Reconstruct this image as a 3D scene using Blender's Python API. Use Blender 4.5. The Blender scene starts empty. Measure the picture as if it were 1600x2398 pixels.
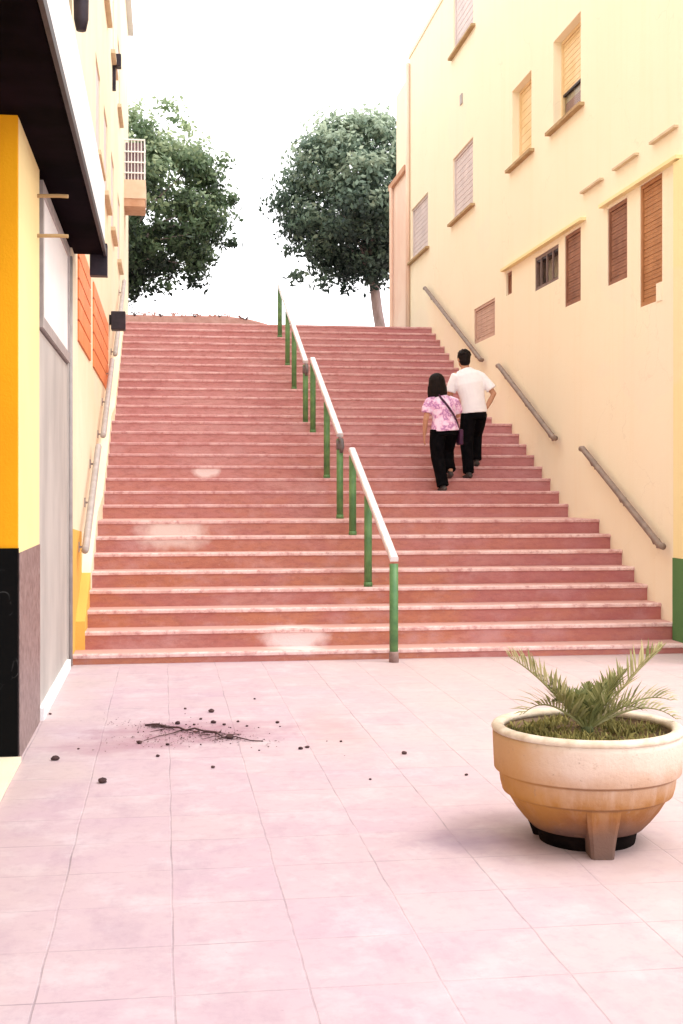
import bpy, bmesh, math, random
from mathutils import Vector, Matrix, noise
random.seed(7)
C = bpy.context.scene.collection
PI = math.pi

# ------------------------------------------------------------------ materials
def newmat(name):
    m = bpy.data.materials.new(name); m.use_nodes = True
    nt = m.node_tree; b = nt.nodes['Principled BSDF']
    return m, nt, b
def N(nt, t, **kw):
    n = nt.nodes.new(t)
    for k, v in kw.items(): setattr(n, k, v)
    return n
def pos(nt): return N(nt, 'ShaderNodeNewGeometry').outputs['Position']
def noisen(nt, vec, scale, detail=5, rough=.55):
    n = N(nt, 'ShaderNodeTexNoise'); n.inputs['Scale'].default_value = scale
    n.inputs['Detail'].default_value = detail; n.inputs['Roughness'].default_value = rough
    nt.links.new(vec, n.inputs['Vector']); return n.outputs['Fac']
def ramp(nt, fac, stops):
    r = N(nt, 'ShaderNodeValToRGB'); e = r.color_ramp.elements
    while len(e) < len(stops): e.new(.5)
    for el, (p, c) in zip(e, stops):
        el.position = p; el.color = (c[0], c[1], c[2], 1)
    nt.links.new(fac, r.inputs[0]); return r.outputs[0]
def mixc(nt, fac, a, b, mode='MIX'):
    n = N(nt, 'ShaderNodeMix', data_type='RGBA', blend_type=mode)
    for s, v in ((n.inputs[0], fac), (n.inputs[6], a), (n.inputs[7], b)):
        if isinstance(v, (int, float)): s.default_value = v
        elif isinstance(v, tuple): s.default_value = (v[0], v[1], v[2], 1)
        else: nt.links.new(v, s)
    return n.outputs[2]
def mth(nt, op, a, b=0.0, clamp=False):
    n = N(nt, 'ShaderNodeMath', operation=op, use_clamp=clamp)
    for s, v in ((n.inputs[0], a), (n.inputs[1], b)):
        if isinstance(v, (int, float)): s.default_value = v
        else: nt.links.new(v, s)
    return n.outputs[0]
def mapr(nt, v, a, b, c=0., d=1.):
    n = N(nt, 'ShaderNodeMapRange'); nt.links.new(v, n.inputs[0])
    for i, x in enumerate((a, b, c, d)): n.inputs[i+1].default_value = x
    return n.outputs[0]
def bump(nt, b, h, strength=.3, dist=.01):
    n = N(nt, 'ShaderNodeBump'); n.inputs['Strength'].default_value = strength; n.inputs['Distance'].default_value = dist
    nt.links.new(h, n.inputs['Height']); nt.links.new(n.outputs[0], b.inputs['Normal'])
def scl(nt, vec, s):
    n = N(nt, 'ShaderNodeMapping'); n.inputs['Scale'].default_value = s
    nt.links.new(vec, n.inputs['Vector']); return n.outputs[0]

def mat(name, c1, c2, scale=3., rough=.8, bmp=.15, bscale=60., metal=0., spec=.3, stretch=None):
    """two colours mottled by noise in world space, plus a fine bump"""
    m, nt, b = newmat(name); p = pos(nt)
    pv = scl(nt, p, stretch) if stretch else p
    f = noisen(nt, pv, scale)
    col = ramp(nt, f, [(.32, c1), (.68, c2)])
    nt.links.new(col, b.inputs['Base Color'])
    b.inputs['Roughness'].default_value = rough; b.inputs['Metallic'].default_value = metal
    b.inputs['Specular IOR Level'].default_value = spec
    if bmp: bump(nt, b, noisen(nt, p, bscale, 3), bmp, .01)
    return m

def plaster(name, c, dirt, foot=None, streak=.35, patch=None):
    """painted render: soft mottling, vertical streaks, small chips"""
    m, nt, b = newmat(name); p = pos(nt)
    big = noisen(nt, p, .55, 6)
    col = mixc(nt, mapr(nt, big, .38, .72, 0, .7), c, patch or dirt)
    st = noisen(nt, scl(nt, p, (3.5, 3.5, .18)), 1.6, 6, .65)
    col = mixc(nt, mapr(nt, st, .5, .78, 0, streak), col, dirt)
    ch = noisen(nt, p, 9, 5, .7)
    col = mixc(nt, mapr(nt, ch, .66, .74, 0, .35), col, dirt)
    ck = N(nt, 'ShaderNodeTexVoronoi', feature='DISTANCE_TO_EDGE'); ck.inputs['Scale'].default_value = .8
    wv = N(nt, 'ShaderNodeTexNoise'); wv.inputs['Scale'].default_value = 1.6; wv.inputs['Detail'].default_value = 5; nt.links.new(p, wv.inputs['Vector'])
    wa = N(nt, 'ShaderNodeVectorMath', operation='ADD'); nt.links.new(p, wa.inputs[0]); nt.links.new(wv.outputs['Color'], wa.inputs[1]); nt.links.new(wa.outputs[0], ck.inputs['Vector'])
    cf = mth(nt, 'MULTIPLY', mapr(nt, ck.outputs[0], 0, .007, .16, 0), mapr(nt, noisen(nt, p, .9, 3), .5, .62))
    col = mixc(nt, cf, col, (.42, .32, .22))
    rp = noisen(nt, scl(nt, p, (1, .5, .7)), .9, 2, .4)
    col = mixc(nt, mapr(nt, rp, .60, .615, 0, .22 if c[2] > .4 else 0), col, (.86, .74, .64))
    nt.links.new(col, b.inputs['Base Color'])
    b.inputs['Roughness'].default_value = .9; b.inputs['Specular IOR Level'].default_value = .15
    h = mth(nt, 'ADD', noisen(nt, p, 70, 4), mth(nt, 'MULTIPLY', noisen(nt, p, 4, 4), 1.5))
    bump(nt, b, h, .25, .01)
    return m

M = {}
M['cream_r'] = plaster('cream_render_right', (.86, .80, .63), (.80, .66, .42), patch=(.86, .77, .60), streak=.2)
M['cream_l'] = plaster('cream_render_left', (.86, .78, .60), (.78, .64, .42), streak=.22)
M['cream_y'] = plaster('cream_yellow_side', (.86, .70, .36), (.80, .60, .28), streak=.3)
M['white_l'] = plaster('white_fascia', (.86, .85, .86), (.74, .72, .74), streak=.2)
M['pink_r'] = plaster('pink_render', (.84, .66, .55), (.74, .46, .36))
M['yellow'] = plaster('yellow_dado', (.82, .50, .12), (.66, .36, .09), streak=.25)
M['yellow_pale'] = plaster('pale_yellow_pilaster', (.85, .75, .44), (.80, .66, .32))
M['orange'] = plaster('orange_column', (.84, .40, .012), (.72, .26, .01), streak=.25)
M['green_dado'] = plaster('green_dado', (.10, .22, .08), (.08, .17, .07), streak=.3)
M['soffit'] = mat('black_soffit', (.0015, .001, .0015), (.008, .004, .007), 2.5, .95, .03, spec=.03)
M['grey_panel'] = mat('grey_stone_panel', (.38, .36, .34), (.50, .47, .44), 2.2, .6, .08, stretch=(1, 1, .5))
M['granite'] = mat('brown_granite', (.15, .10, .095), (.31, .225, .215), 22, .45, .05)
M['white'] = mat('white_enamel', (.80, .79, .78), (.86, .85, .85), 1.5, .5, .02)
M['frame'] = mat('grey_frame', (.30, .27, .26), (.40, .36, .35), 8, .5, .03)
M['brown'] = mat('brown_shutter', (.20, .085, .05), (.30, .14, .085), 5, .65, .1)
M['tan'] = mat('rust_shutter', (.34, .15, .06), (.44, .21, .09), 5, .65, .1)
M['pinkshutter'] = mat('pink_shutter', (.46, .30, .24), (.58, .40, .32), 4, .7, .1)
M['yshutter'] = mat('yellow_blind', (.72, .52, .26), (.80, .62, .38), 3, .6, .05)
M['lilac'] = mat('pale_lilac_blind', (.56, .49, .50), (.66, .58, .58), 3, .6, .05)
M['lilac_d'] = mat('dusky_infill', (.20, .13, .15), (.28, .19, .21), 6, .8, .1)
M['pot_shade'] = mat('painted_pot_shade', (.003, .002, .002), (.012, .007, .006), 9, .95, .2, spec=.05)  # near-black colour holding the shade under the planter bowl
M['terra'] = mat('terracotta_slab', (.52, .28, .17), (.62, .38, .26), 5, .85, .1)
M['peach'] = mat('peach_parapet', (.72, .50, .36), (.80, .60, .46), 5, .85, .1)
M['barframe'] = mat('brown_bars', (.13, .085, .075), (.22, .15, .13), 9, .6, .1)
M['orange_sh'] = mat('orange_slats', (.74, .20, .06), (.80, .28, .10), 4, .55, .1)
M['darkmetal'] = mat('dark_metal', (.012, .008, .014), (.03, .02, .03), 10, .5, .05)
M['green_post'] = mat('green_paint', (.055, .15, .05), (.12, .25, .085), 9, .5, .1, spec=.5)
M['footing'] = mat('worn_footing', (.22, .13, .11), (.33, .22, .2), 20, .8, .2)
M['rail'] = mat('bright_handrail', (.60, .57, .57), (.78, .76, .76), 6, .3, .03, metal=.35, spec=.6)
M['railside'] = mat('grey_joint', (.10, .09, .09), (.20, .18, .18), 9, .5, .05)
M['wallrail'] = mat('brown_grey_rail', (.17, .12, .10), (.27, .20, .16), 9, .55, .1)
M['wallrail_l'] = mat('grey_rail', (.34, .29, .27), (.46, .40, .38), 9, .5, .1)
M['sill'] = mat('sill_stone', (.36, .24, .12), (.46, .33, .18), 6, .8, .1)
M['sill_edge'] = mat('ledge', (.56, .44, .29), (.66, .54, .38), 6, .8, .1)
M['skin'] = mat('skin', (.42, .21, .13), (.50, .27, .17), 12, .55, .05)
M['hair'] = mat('black_hair', (.003, .002, .002), (.014, .008, .007), 30, .6, .3, 120, spec=.12, stretch=(3, 3, .4))
M['trousers'] = mat('black_cloth', (.0018, .0018, .0024), (.006, .0055, .007), 14, .95, .2, spec=.05)
M['shirt'] = mat('white_cloth', (.78, .77, .82), (.85, .84, .88), 7, .9, .3, 25)
M['shoe'] = mat('dark_shoe', (.015, .012, .012), (.06, .05, .05), 9, .6, .1)
M['eye'] = mat('eye', (.03, .02, .015), (.05, .03, .02), 9, .3, 0)
M['strap'] = mat('purple_strap', (.035, .006, .03), (.06, .012, .05), 12, .6, .1)
M['bark'] = mat('bark', (.30, .22, .21), (.46, .36, .35), 9, .9, .5, 30, stretch=(1, 1, .3))
M['twig'] = mat('dry_twig', (.035, .016, .018), (.12, .065, .06), 30, .9, .3)
M['stone'] = mat('dark_stone', (.025, .010, .014), (.10, .055, .052), 25, .9, .3)
M['asphalt'] = mat('street', (.28, .22, .21), (.36, .29, .28), 4, .9, .2)
M['ground'] = mat('earth', (.42, .34, .30), (.50, .41, .36), 1.5, .95, .2)
M['drypink'] = mat('low_wall', (.46, .25, .22), (.60, .38, .35), 5, .9, .3)
M['soil'] = mat('soil', (.05, .03, .015), (.20, .12, .05), 24, 1., .8, 45)
M['palmwood'] = mat('palm_stem', (.05, .07, .025), (.12, .13, .05), 30, .8, .4)

def leafmat(name, dark, mid, light, trans=.25, rough=.5, spec=.4):
    m, nt, b = newmat(name)
    a = N(nt, 'ShaderNodeAttribute', attribute_name='tone')
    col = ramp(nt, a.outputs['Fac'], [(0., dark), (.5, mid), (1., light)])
    nt.links.new(col, b.inputs['Base Color'])
    b.inputs['Roughness'].default_value = rough; b.inputs['Specular IOR Level'].default_value = spec
    t = N(nt, 'ShaderNodeBsdfTranslucent'); nt.links.new(col, t.inputs[0])
    mx = N(nt, 'ShaderNodeMixShader'); mx.inputs[0].default_value = trans
    nt.links.new(b.outputs[0], mx.inputs[1]); nt.links.new(t.outputs[0], mx.inputs[2])
    nt.links.new(mx.outputs[0], nt.nodes['Material Output'].inputs[0])
    return m
M['leaf'] = leafmat('ficus_leaf', (.012, .026, .016), (.115, .185, .09), (.42, .50, .29), .3)
M['leaf_b'] = leafmat('ficus_leaf_bluish', (.018, .036, .030), (.12, .185, .13), (.42, .50, .36), .3)
M['palm'] = leafmat('palm_leaf', (.07, .09, .025), (.25, .25, .09), (.60, .53, .30), .2)
M['weed'] = leafmat('weed_leaf', (.05, .045, .015), (.17, .15, .04), (.40, .33, .11), .2, .7, .2)

def m_marble():
    m, nt, b = newmat('black_marble'); p = pos(nt)
    w = N(nt, 'ShaderNodeTexVoronoi', feature='DISTANCE_TO_EDGE'); w.inputs['Scale'].default_value = 3.2
    n = N(nt, 'ShaderNodeTexNoise'); n.inputs['Scale'].default_value = 2.5; nt.links.new(p, n.inputs['Vector'])
    v = N(nt, 'ShaderNodeVectorMath', operation='ADD'); nt.links.new(p, v.inputs[0]); nt.links.new(n.outputs['Color'], v.inputs[1])
    nt.links.new(v.outputs[0], w.inputs['Vector'])
    f = mapr(nt, w.outputs[0], 0, .018, 1, 0)
    f = mth(nt, 'MULTIPLY', f, mapr(nt, noisen(nt, p, 3), .5, .65))
    nt.links.new(mixc(nt, f, (.0025, .0025, .003), (.09, .09, .095)), b.inputs['Base Color'])
    b.inputs['Roughness'].default_value = .6; b.inputs['Specular IOR Level'].default_value = .06
    return m
M['marble'] = m_marble()

def m_paving():
    m, nt, b = newmat('pink_paving'); p = pos(nt)
    # nudge the lookup a little so joints are not ruler-straight
    n = N(nt, 'ShaderNodeTexNoise'); n.inputs['Scale'].default_value = 2.2; n.inputs['Detail'].default_value = 3; nt.links.new(p, n.inputs['Vector'])
    s = N(nt, 'ShaderNodeVectorMath', operation='SCALE'); nt.links.new(n.outputs['Color'], s.inputs[0]); s.inputs['Scale'].default_value = .022
    v = N(nt, 'ShaderNodeVectorMath', operation='ADD'); nt.links.new(p, v.inputs[0]); nt.links.new(s.outputs[0], v.inputs[1])
    mp = N(nt, 'ShaderNodeMapping'); mp.inputs['Location'].default_value = (-.041, -.035, 0); nt.links.new(v.outputs[0], mp.inputs['Vector'])
    br = N(nt, 'ShaderNodeTexBrick'); br.offset = 0; br.squash = 1
    br.inputs['Scale'].default_value = 1; br.inputs['Mortar Size'].default_value = .0050; br.inputs['Mortar Smooth'].default_value = .6
    br.inputs['Brick Width'].default_value = .43; br.inputs['Row Height'].default_value = .44
    br.inputs['Color1'].default_value = (0, 0, 0, 1); br.inputs['Color2'].default_value = (1, 1, 1, 1); br.inputs['Mortar'].default_value = (.5, .5, .5, 1)
    nt.links.new(mp.outputs[0], br.inputs['Vector'])
    tile = br.outputs['Color']; mort = br.outputs['Fac']
    big = noisen(nt, p, .8, 6)
    col = ramp(nt, big, [(.32, (.63, .49, .495)), (.46, (.585, .435, .47)), (.56, (.60, .46, .475)), (.70, (.53, .385, .44))])
    col = mixc(nt, mth(nt, 'MULTIPLY', tile, .38), col, (.65, .53, .50))
    wear = noisen(nt, p, 3.2, 7, .68)
    col = mixc(nt, mapr(nt, wear, .50, .66, 0, .6), col, (.70, .61, .60))
    scuff = noisen(nt, scl(nt, p, (1.6, .7, 1)), 2.1, 8, .72)
    col = mixc(nt, mapr(nt, scuff, .50, .70, 0, .6), col, (.47, .345, .385))
    sepx = N(nt, 'ShaderNodeSeparateXYZ'); nt.links.new(p, sepx.inputs[0])
    dust = mth(nt, 'ADD', sepx.outputs['X'], mth(nt, 'MULTIPLY', noisen(nt, p, 1.1, 5), 1.6))
    col = mixc(nt, mapr(nt, dust, 1.5, 3.4, 0, .55), col, (.63, .50, .42))
    col = mixc(nt, mapr(nt, dust, .35, -.15, 0, .5), col, (.62, .52, .44))
    fine = noisen(nt, p, 14, 6, .7)
    col = mixc(nt, mapr(nt, fine, .5, .75, 0, .45), col, (.46, .33, .36))
    spk = noisen(nt, p, 55, 3, .6)
    col = mixc(nt, mapr(nt, spk, .68, .76, 0, .4), col, (.34, .22, .24))
    # grime collects in joints, unevenly
    jn = mth(nt, 'MULTIPLY', mort, mapr(nt, noisen(nt, p, 1.7, 6, .72), .42, .68, .03, .75))
    col = mixc(nt, jn, col, (.25, .215, .22))
    # spilled-soil stains, and the planter's shade painted on the paving
    def blot(c, rx, ry, col, colr, amt):
        q = N(nt, 'ShaderNodeMapping', vector_type='TEXTURE'); q.inputs['Location'].default_value = (c[0], c[1], 0); q.inputs['Scale'].default_value = (rx, ry, 10)
        nt.links.new(p, q.inputs['Vector'])
        L = N(nt, 'ShaderNodeVectorMath', operation='LENGTH'); nt.links.new(q.outputs[0], L.inputs[0])
        d = mth(nt, 'ADD', L.outputs['Value'], mth(nt, 'MULTIPLY', mth(nt, 'SUBTRACT', noisen(nt, p, 6, 5), .5), 1.3))
        return mixc(nt, mapr(nt, d, .25, 1.05, amt, 0), col, colr)
    col = blot((.18, 8.3), .75, .5, col, (.36, .17, .21), .7)
    col = blot((-.25, 7.9), .5, .3, col, (.42, .23, .27), .6)
    col = blot((1.38, 5.55), .30, .22, col, (.33, .23, .31), .6)  # planter's shadow to its left, painted as a purplish blot
    col = blot((1.95, 5.3), .55, .45, col, (.50, .36, .30), .4)  # contact shade under the planter, put into the paving colour
    col = blot((1.1, 8.2), .25, .9, col, (.52, .34, .31), .4)
    col = mixc(nt, 1.0, col, (.83, .808, .862), 'MULTIPLY')
    nt.links.new(col, b.inputs['Base Color']); b.inputs['Roughness'].default_value = .75; b.inputs['Specular IOR Level'].default_value = .25
    h = mth(nt, 'SUBTRACT', mth(nt, 'MULTIPLY', noisen(nt, p, 40, 4), .35), mort)
    bump(nt, b, h, .35, .006)
    return m
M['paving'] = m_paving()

def m_stair():
    m, nt, b = newmat('terracotta_steps'); p = pos(nt); g = N(nt, 'ShaderNodeNewGeometry')
    sep = N(nt, 'ShaderNodeSeparateXYZ'); nt.links.new(p, sep.inputs[0])
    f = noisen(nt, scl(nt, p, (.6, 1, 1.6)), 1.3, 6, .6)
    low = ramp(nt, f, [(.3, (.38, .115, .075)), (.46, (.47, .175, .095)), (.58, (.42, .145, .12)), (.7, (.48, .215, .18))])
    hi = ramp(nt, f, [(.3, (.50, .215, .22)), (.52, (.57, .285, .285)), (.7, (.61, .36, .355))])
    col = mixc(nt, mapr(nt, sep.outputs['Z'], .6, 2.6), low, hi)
    fi = noisen(nt, scl(nt, p, (1, 1, 3)), 9, 6, .7)
    col = mixc(nt, mapr(nt, fi, .46, .72, 0, .55), col, (.24, .065, .055))
    ch = noisen(nt, p, 26, 5, .7)
    col = mixc(nt, mapr(nt, ch, .58, .75, 0, .5), col, (.52, .31, .27))
    blo = noisen(nt, scl(nt, p, (.9, 1, 1.3)), 2.6, 7, .66)
    col = mixc(nt, mapr(nt, blo, .5, .68, 0, .5), col, (.56, .33, .33))
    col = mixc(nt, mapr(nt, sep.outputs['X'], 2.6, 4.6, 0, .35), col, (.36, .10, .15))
    # treads painted paler: worn paint plus sky light on up-facing faces
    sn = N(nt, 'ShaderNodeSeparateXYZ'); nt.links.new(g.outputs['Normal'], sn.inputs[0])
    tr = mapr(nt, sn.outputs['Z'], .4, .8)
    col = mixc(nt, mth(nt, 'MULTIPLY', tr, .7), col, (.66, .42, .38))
    col = mixc(nt, .10, col, (.52, .34, .33))
    # pale, soft-edged spots on the steps
    def spot(c, r, col, amt, colr=(.80, .69, .68)):
        q = N(nt, 'ShaderNodeMapping', vector_type='TEXTURE'); q.inputs['Location'].default_value = c; q.inputs['Scale'].default_value = r
        nt.links.new(p, q.inputs['Vector'])
        L = N(nt, 'ShaderNodeVectorMath', operation='LENGTH'); nt.links.new(q.outputs[0], L.inputs[0])
        d = mth(nt, 'ADD', L.outputs['Value'], mth(nt, 'MULTIPLY', mth(nt, 'SUBTRACT', noisen(nt, p, 7, 4), .5), .7))
        return mixc(nt, mapr(nt, d, .6, 1.05, amt, 0), col, colr)
    col = spot((.55, 16.5, 1.84), (.19, .3, .11), col, .9)
    col = spot((.10, 14.0, 1.13), (.50, .5, .22), col, .7, (.78, .68, .64))
    col = spot((1.25, 11.95, .18), (.36, .5, .17), col, .75)
    nt.links.new(col, b.inputs['Base Color']); b.inputs['Roughness'].default_value = .8; b.inputs['Specular IOR Level'].default_value = .2
    bump(nt, b, mth(nt, 'ADD', ch, noisen(nt, p, 60, 3)), .3, .008)
    return m
M['stair'] = m_stair()
def m_nosing():
    m, nt, b = newmat('worn_nosing'); p = pos(nt)
    sep = N(nt, 'ShaderNodeSeparateXYZ'); nt.links.new(p, sep.inputs[0])
    f = noisen(nt, scl(nt, p, (1.2, 1, 1)), 3, 6, .7)
    low = ramp(nt, f, [(.34, (.58, .32, .29)), (.5, (.72, .49, .46)), (.66, (.78, .60, .57))])
    hi = ramp(nt, f, [(.34, (.48, .23, .23)), (.5, (.58, .34, .34)), (.66, (.66, .44, .44))])
    col = mixc(nt, mapr(nt, sep.outputs['Z'], .9, 1.6), low, hi)
    col = mixc(nt, mapr(nt, noisen(nt, p, 14, 6, .72), .5, .66, 0, .75), col, (.40, .16, .15))
    nt.links.new(col, b.inputs['Base Color']); b.inputs['Roughness'].default_value = .8
    bump(nt, b, noisen(nt, p, 40, 3), .3, .006)
    return m
M['nosing'] = m_nosing()
def m_pot():
    m, nt, b = newmat('ochre_concrete'); p = pos(nt)
    sep = N(nt, 'ShaderNodeSeparateXYZ'); nt.links.new(p, sep.inputs[0])
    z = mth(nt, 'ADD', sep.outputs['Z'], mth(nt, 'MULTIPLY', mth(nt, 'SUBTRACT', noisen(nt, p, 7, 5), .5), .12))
    col = ramp(nt, mapr(nt, z, 0, .55), [(.0, (.13, .08, .065)), (.16, (.17, .095, .07)), (.29, (.27, .11, .04)), (.42, (.37, .17, .055)), (.58, (.52, .33, .22)), (.72, (.64, .48, .39)), (.95, (.72, .60, .51))])  # tier tones, with underside shade painted in as darkening towards the ground
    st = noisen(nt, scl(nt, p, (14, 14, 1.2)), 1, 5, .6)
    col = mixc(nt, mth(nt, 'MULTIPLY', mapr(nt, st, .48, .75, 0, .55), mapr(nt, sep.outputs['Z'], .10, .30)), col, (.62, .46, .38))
    for zc, wd in ((.3165, .010), (.2185, .010)):  # dark tier grooves: grime plus crevice shade painted in
        gr = mapr(nt, mth(nt, 'ABSOLUTE', mth(nt, 'SUBTRACT', sep.outputs['Z'], zc)), .003, wd, .8, 0)
        col = mixc(nt, gr, col, (.22, .105, .05))
    # ochre tint blended over the left flank
    xs = mth(nt, 'ADD', sep.outputs['X'], mth(nt, 'MULTIPLY', noisen(nt, p, 4, 4), .25))
    col = mixc(nt, mapr(nt, xs, 1.66, 1.86, .7, 0), col, (.52, .255, .055))
    col = mixc(nt, mapr(nt, noisen(nt, p, 30, 4, .7), .6, .75, 0, .4), col, (.36, .2, .12))
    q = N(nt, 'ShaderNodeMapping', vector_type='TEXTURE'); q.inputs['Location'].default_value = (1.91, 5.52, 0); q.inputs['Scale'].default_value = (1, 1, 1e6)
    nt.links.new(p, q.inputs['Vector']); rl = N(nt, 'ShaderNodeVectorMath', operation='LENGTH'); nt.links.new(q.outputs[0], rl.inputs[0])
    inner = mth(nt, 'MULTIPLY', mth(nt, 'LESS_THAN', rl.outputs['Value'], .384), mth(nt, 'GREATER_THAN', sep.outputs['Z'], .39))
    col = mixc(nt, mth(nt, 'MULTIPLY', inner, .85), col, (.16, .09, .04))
    chp = noisen(nt, p, 19, 6, .75)
    col = mixc(nt, mapr(nt, chp, .63, .69, 0, .7), col, (.30, .20, .15))
    nt.links.new(col, b.inputs['Base Color']); b.inputs['Roughness'].default_value = .85; b.inputs['Specular IOR Level'].default_value = .2
    bump(nt, b, mth(nt, 'ADD', noisen(nt, p, 50, 4), mth(nt, 'MULTIPLY', chp, 2.)), .4, .008)
    return m
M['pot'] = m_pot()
def m_rim():
    return mat('pale_rim', (.54, .42, .30), (.74, .64, .52), 14, .8, .2)
M['rim'] = m_rim()
def m_blouse():
    m, nt, b = newmat('patterned_blouse'); p = pos(nt)
    v = N(nt, 'ShaderNodeTexNoise'); v.inputs['Scale'].default_value = 15; v.inputs['Detail'].default_value = 3; nt.links.new(p, v.inputs['Vector'])
    col = ramp(nt, v.outputs['Fac'], [(.40, (.78, .64, .80)), (.50, (.76, .46, .66)), (.58, (.36, .14, .36)), (.66, (.72, .44, .64))])
    nt.links.new(col, b.inputs['Base Color']); b.inputs['Roughness'].default_value = .9
    return m
M['blouse'] = m_blouse()

# ------------------------------------------------------------------ mesh helpers
def link(name, me, m, parent=None, smooth=False):
    o = bpy.data.objects.new(name, me); C.objects.link(o)
    for mm in (m if isinstance(m, (list, tuple)) else [m]): me.materials.append(mm)
    if smooth:
        for p in me.polygons: p.use_smooth = True
    if parent: o.parent = parent
    return o
def obj(name, bm, m, parent=None, smooth=False, bevel=0):
    bmesh.ops.recalc_face_normals(bm, faces=bm.faces)
    if bevel: bmesh.ops.bevel(bm, geom=list(bm.edges), offset=bevel, segments=2, affect='EDGES', profile=.5)
    me = bpy.data.meshes.new(name); bm.to_mesh(me); bm.free()
    return link(name, me, m, parent, smooth)
def tag(o, label=None, cat=None, group=None, kind=None):
    if label: o['label'] = label
    if cat: o['category'] = cat
    if group: o['group'] = group
    if kind: o['kind'] = kind
    return o
def thing(name, label, cat, loc=(0, 0, 0), group=None):
    o = bpy.data.objects.new(name, None); C.objects.link(o); o.location = loc; o.empty_display_size = .1
    return tag(o, label, cat, group)
def box(bm, x0, x1, y0, y1, z0, z1):
    v = [bm.verts.new(c) for c in ((x0,y0,z0),(x1,y0,z0),(x1,y1,z0),(x0,y1,z0),(x0,y0,z1),(x1,y0,z1),(x1,y1,z1),(x0,y1,z1))]
    for f in ((0,3,2,1),(4,5,6,7),(0,1,5,4),(1,2,6,5),(2,3,7,6),(3,0,4,7)): bm.faces.new([v[i] for i in f])
def B(*a):
    bm = bmesh.new(); box(bm, *a); return bm
def prism(bm, prof, x0, x1):
    """profile of (y, z) points extruded along X"""
    a = [bm.verts.new((x0, y, z)) for y, z in prof]; b = [bm.verts.new((x1, y, z)) for y, z in prof]
    n = len(prof)
    bm.faces.new(a); bm.faces.new(b[::-1])
    for i in range(n): bm.faces.new((a[i], b[i], b[(i+1) % n], a[(i+1) % n]))
def tube(bm, pts, rad, seg=12, cap=True, round_ends=False, ref=(1, 0, 0)):
    """rings along a path; a radius may be (a, b): a along ref, b across"""
    pts = [Vector(p) for p in pts]; rad = [r if isinstance(r, (tuple, list)) else (r, r) for r in rad]
    if round_ends:
        d0 = (pts[0]-pts[1]).normalized(); d1 = (pts[-1]-pts[-2]).normalized()
        r0 = min(rad[0]); r1 = min(rad[-1])
        P0 = [(pts[0]+d0*r0*s, tuple(x*k for x in rad[0])) for s, k in ((.96, .3), (.7, .72))]
        P1 = [(pts[-1]+d1*r1*s, tuple(x*k for x in rad[-1])) for s, k in ((.7, .72), (.96, .3))]
        pts = [p for p, _ in P0]+pts+[p for p, _ in P1]; rad = [r for _, r in P0]+rad+[r for _, r in P1]
    rings = []
    for i, p in enumerate(pts):
        t = (pts[min(i+1, len(pts)-1)]-pts[max(i-1, 0)]).normalized()
        rf = Vector(ref)
        if abs(t.dot(rf)) > .92: rf = Vector((0, 1, 0)) if abs(t.y) < .9 else Vector((0, 0, 1))
        u = (rf-t*t.dot(rf)).normalized(); w = t.cross(u)
        a, b = rad[i]
        rings.append([bm.verts.new(p+u*a*math.cos(2*PI*k/seg)+w*b*math.sin(2*PI*k/seg)) for k in range(seg)])
    for r0, r1 in zip(rings, rings[1:]):
        for k in range(seg): bm.faces.new((r0[k], r0[(k+1) % seg], r1[(k+1) % seg], r1[k]))
    if cap: bm.faces.new(rings[0][::-1]); bm.faces.new(rings[-1])
def T(pts, rad, **kw):
    bm = bmesh.new(); tube(bm, pts, rad, **kw); return bm
def lathe(bm, prof, cx, cy, seg=64):
    rings = []
    for r, z in prof:
        if r < 1e-5: rings.append([bm.verts.new((cx, cy, z))])
        else: rings.append([bm.verts.new((cx+r*math.cos(2*PI*k/seg), cy+r*math.sin(2*PI*k/seg), z)) for k in range(seg)])
    for a, b in zip(rings, rings[1:]):
        for k in range(seg):
            k2 = (k+1) % seg
            if len(a) == 1: bm.faces.new((a[0], b[k], b[k2]))
            elif len(b) == 1: bm.faces.new((a[k], a[k2], b[0]))
            else: bm.faces.new((a[k], a[k2], b[k2], b[k]))
def ellipsoid(bm, c, r, seg=16, rings=10, rot=None):
    mtx = Matrix.Translation(c) @ (rot or Matrix()) @ Matrix.Diagonal((*r, 1))
    bmesh.ops.create_uvsphere(bm, u_segments=seg, v_segments=rings, radius=1, matrix=mtx)
def remesh(bm, voxel, smooth_it=4):
    """fuse overlapping shapes into one continuous skin"""
    bmesh.ops.recalc_face_normals(bm, faces=bm.faces)
    me = bpy.data.meshes.new('tmp'); bm.to_mesh(me); bm.free()
    o = bpy.data.objects.new('tmp', me); C.objects.link(o)
    r = o.modifiers.new('r', 'REMESH'); r.mode = 'VOXEL'; r.voxel_size = voxel
    s = o.modifiers.new('s', 'SMOOTH'); s.iterations = smooth_it; s.factor = .5
    dg = bpy.context.evaluated_depsgraph_get(); dg.update()
    out = bpy.data.meshes.new_from_object(o.evaluated_get(dg))
    bpy.data.objects.remove(o); bpy.data.meshes.remove(me)
    return out
def quads_obj(name, quads, tones, m, parent=None):
    """loose leaf faces with a per-face tone"""
    vs, fs = [], []
    for q in quads:
        i = len(vs); vs += q; fs.append(tuple(range(i, i+len(q))))
    me = bpy.data.meshes.new(name); me.from_pydata(vs, [], fs); me.update()
    at = me.attributes.new('tone', 'FLOAT', 'FACE')
    at.data.foreach_set('value', tones)
    return link(name, me, m, parent)

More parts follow.
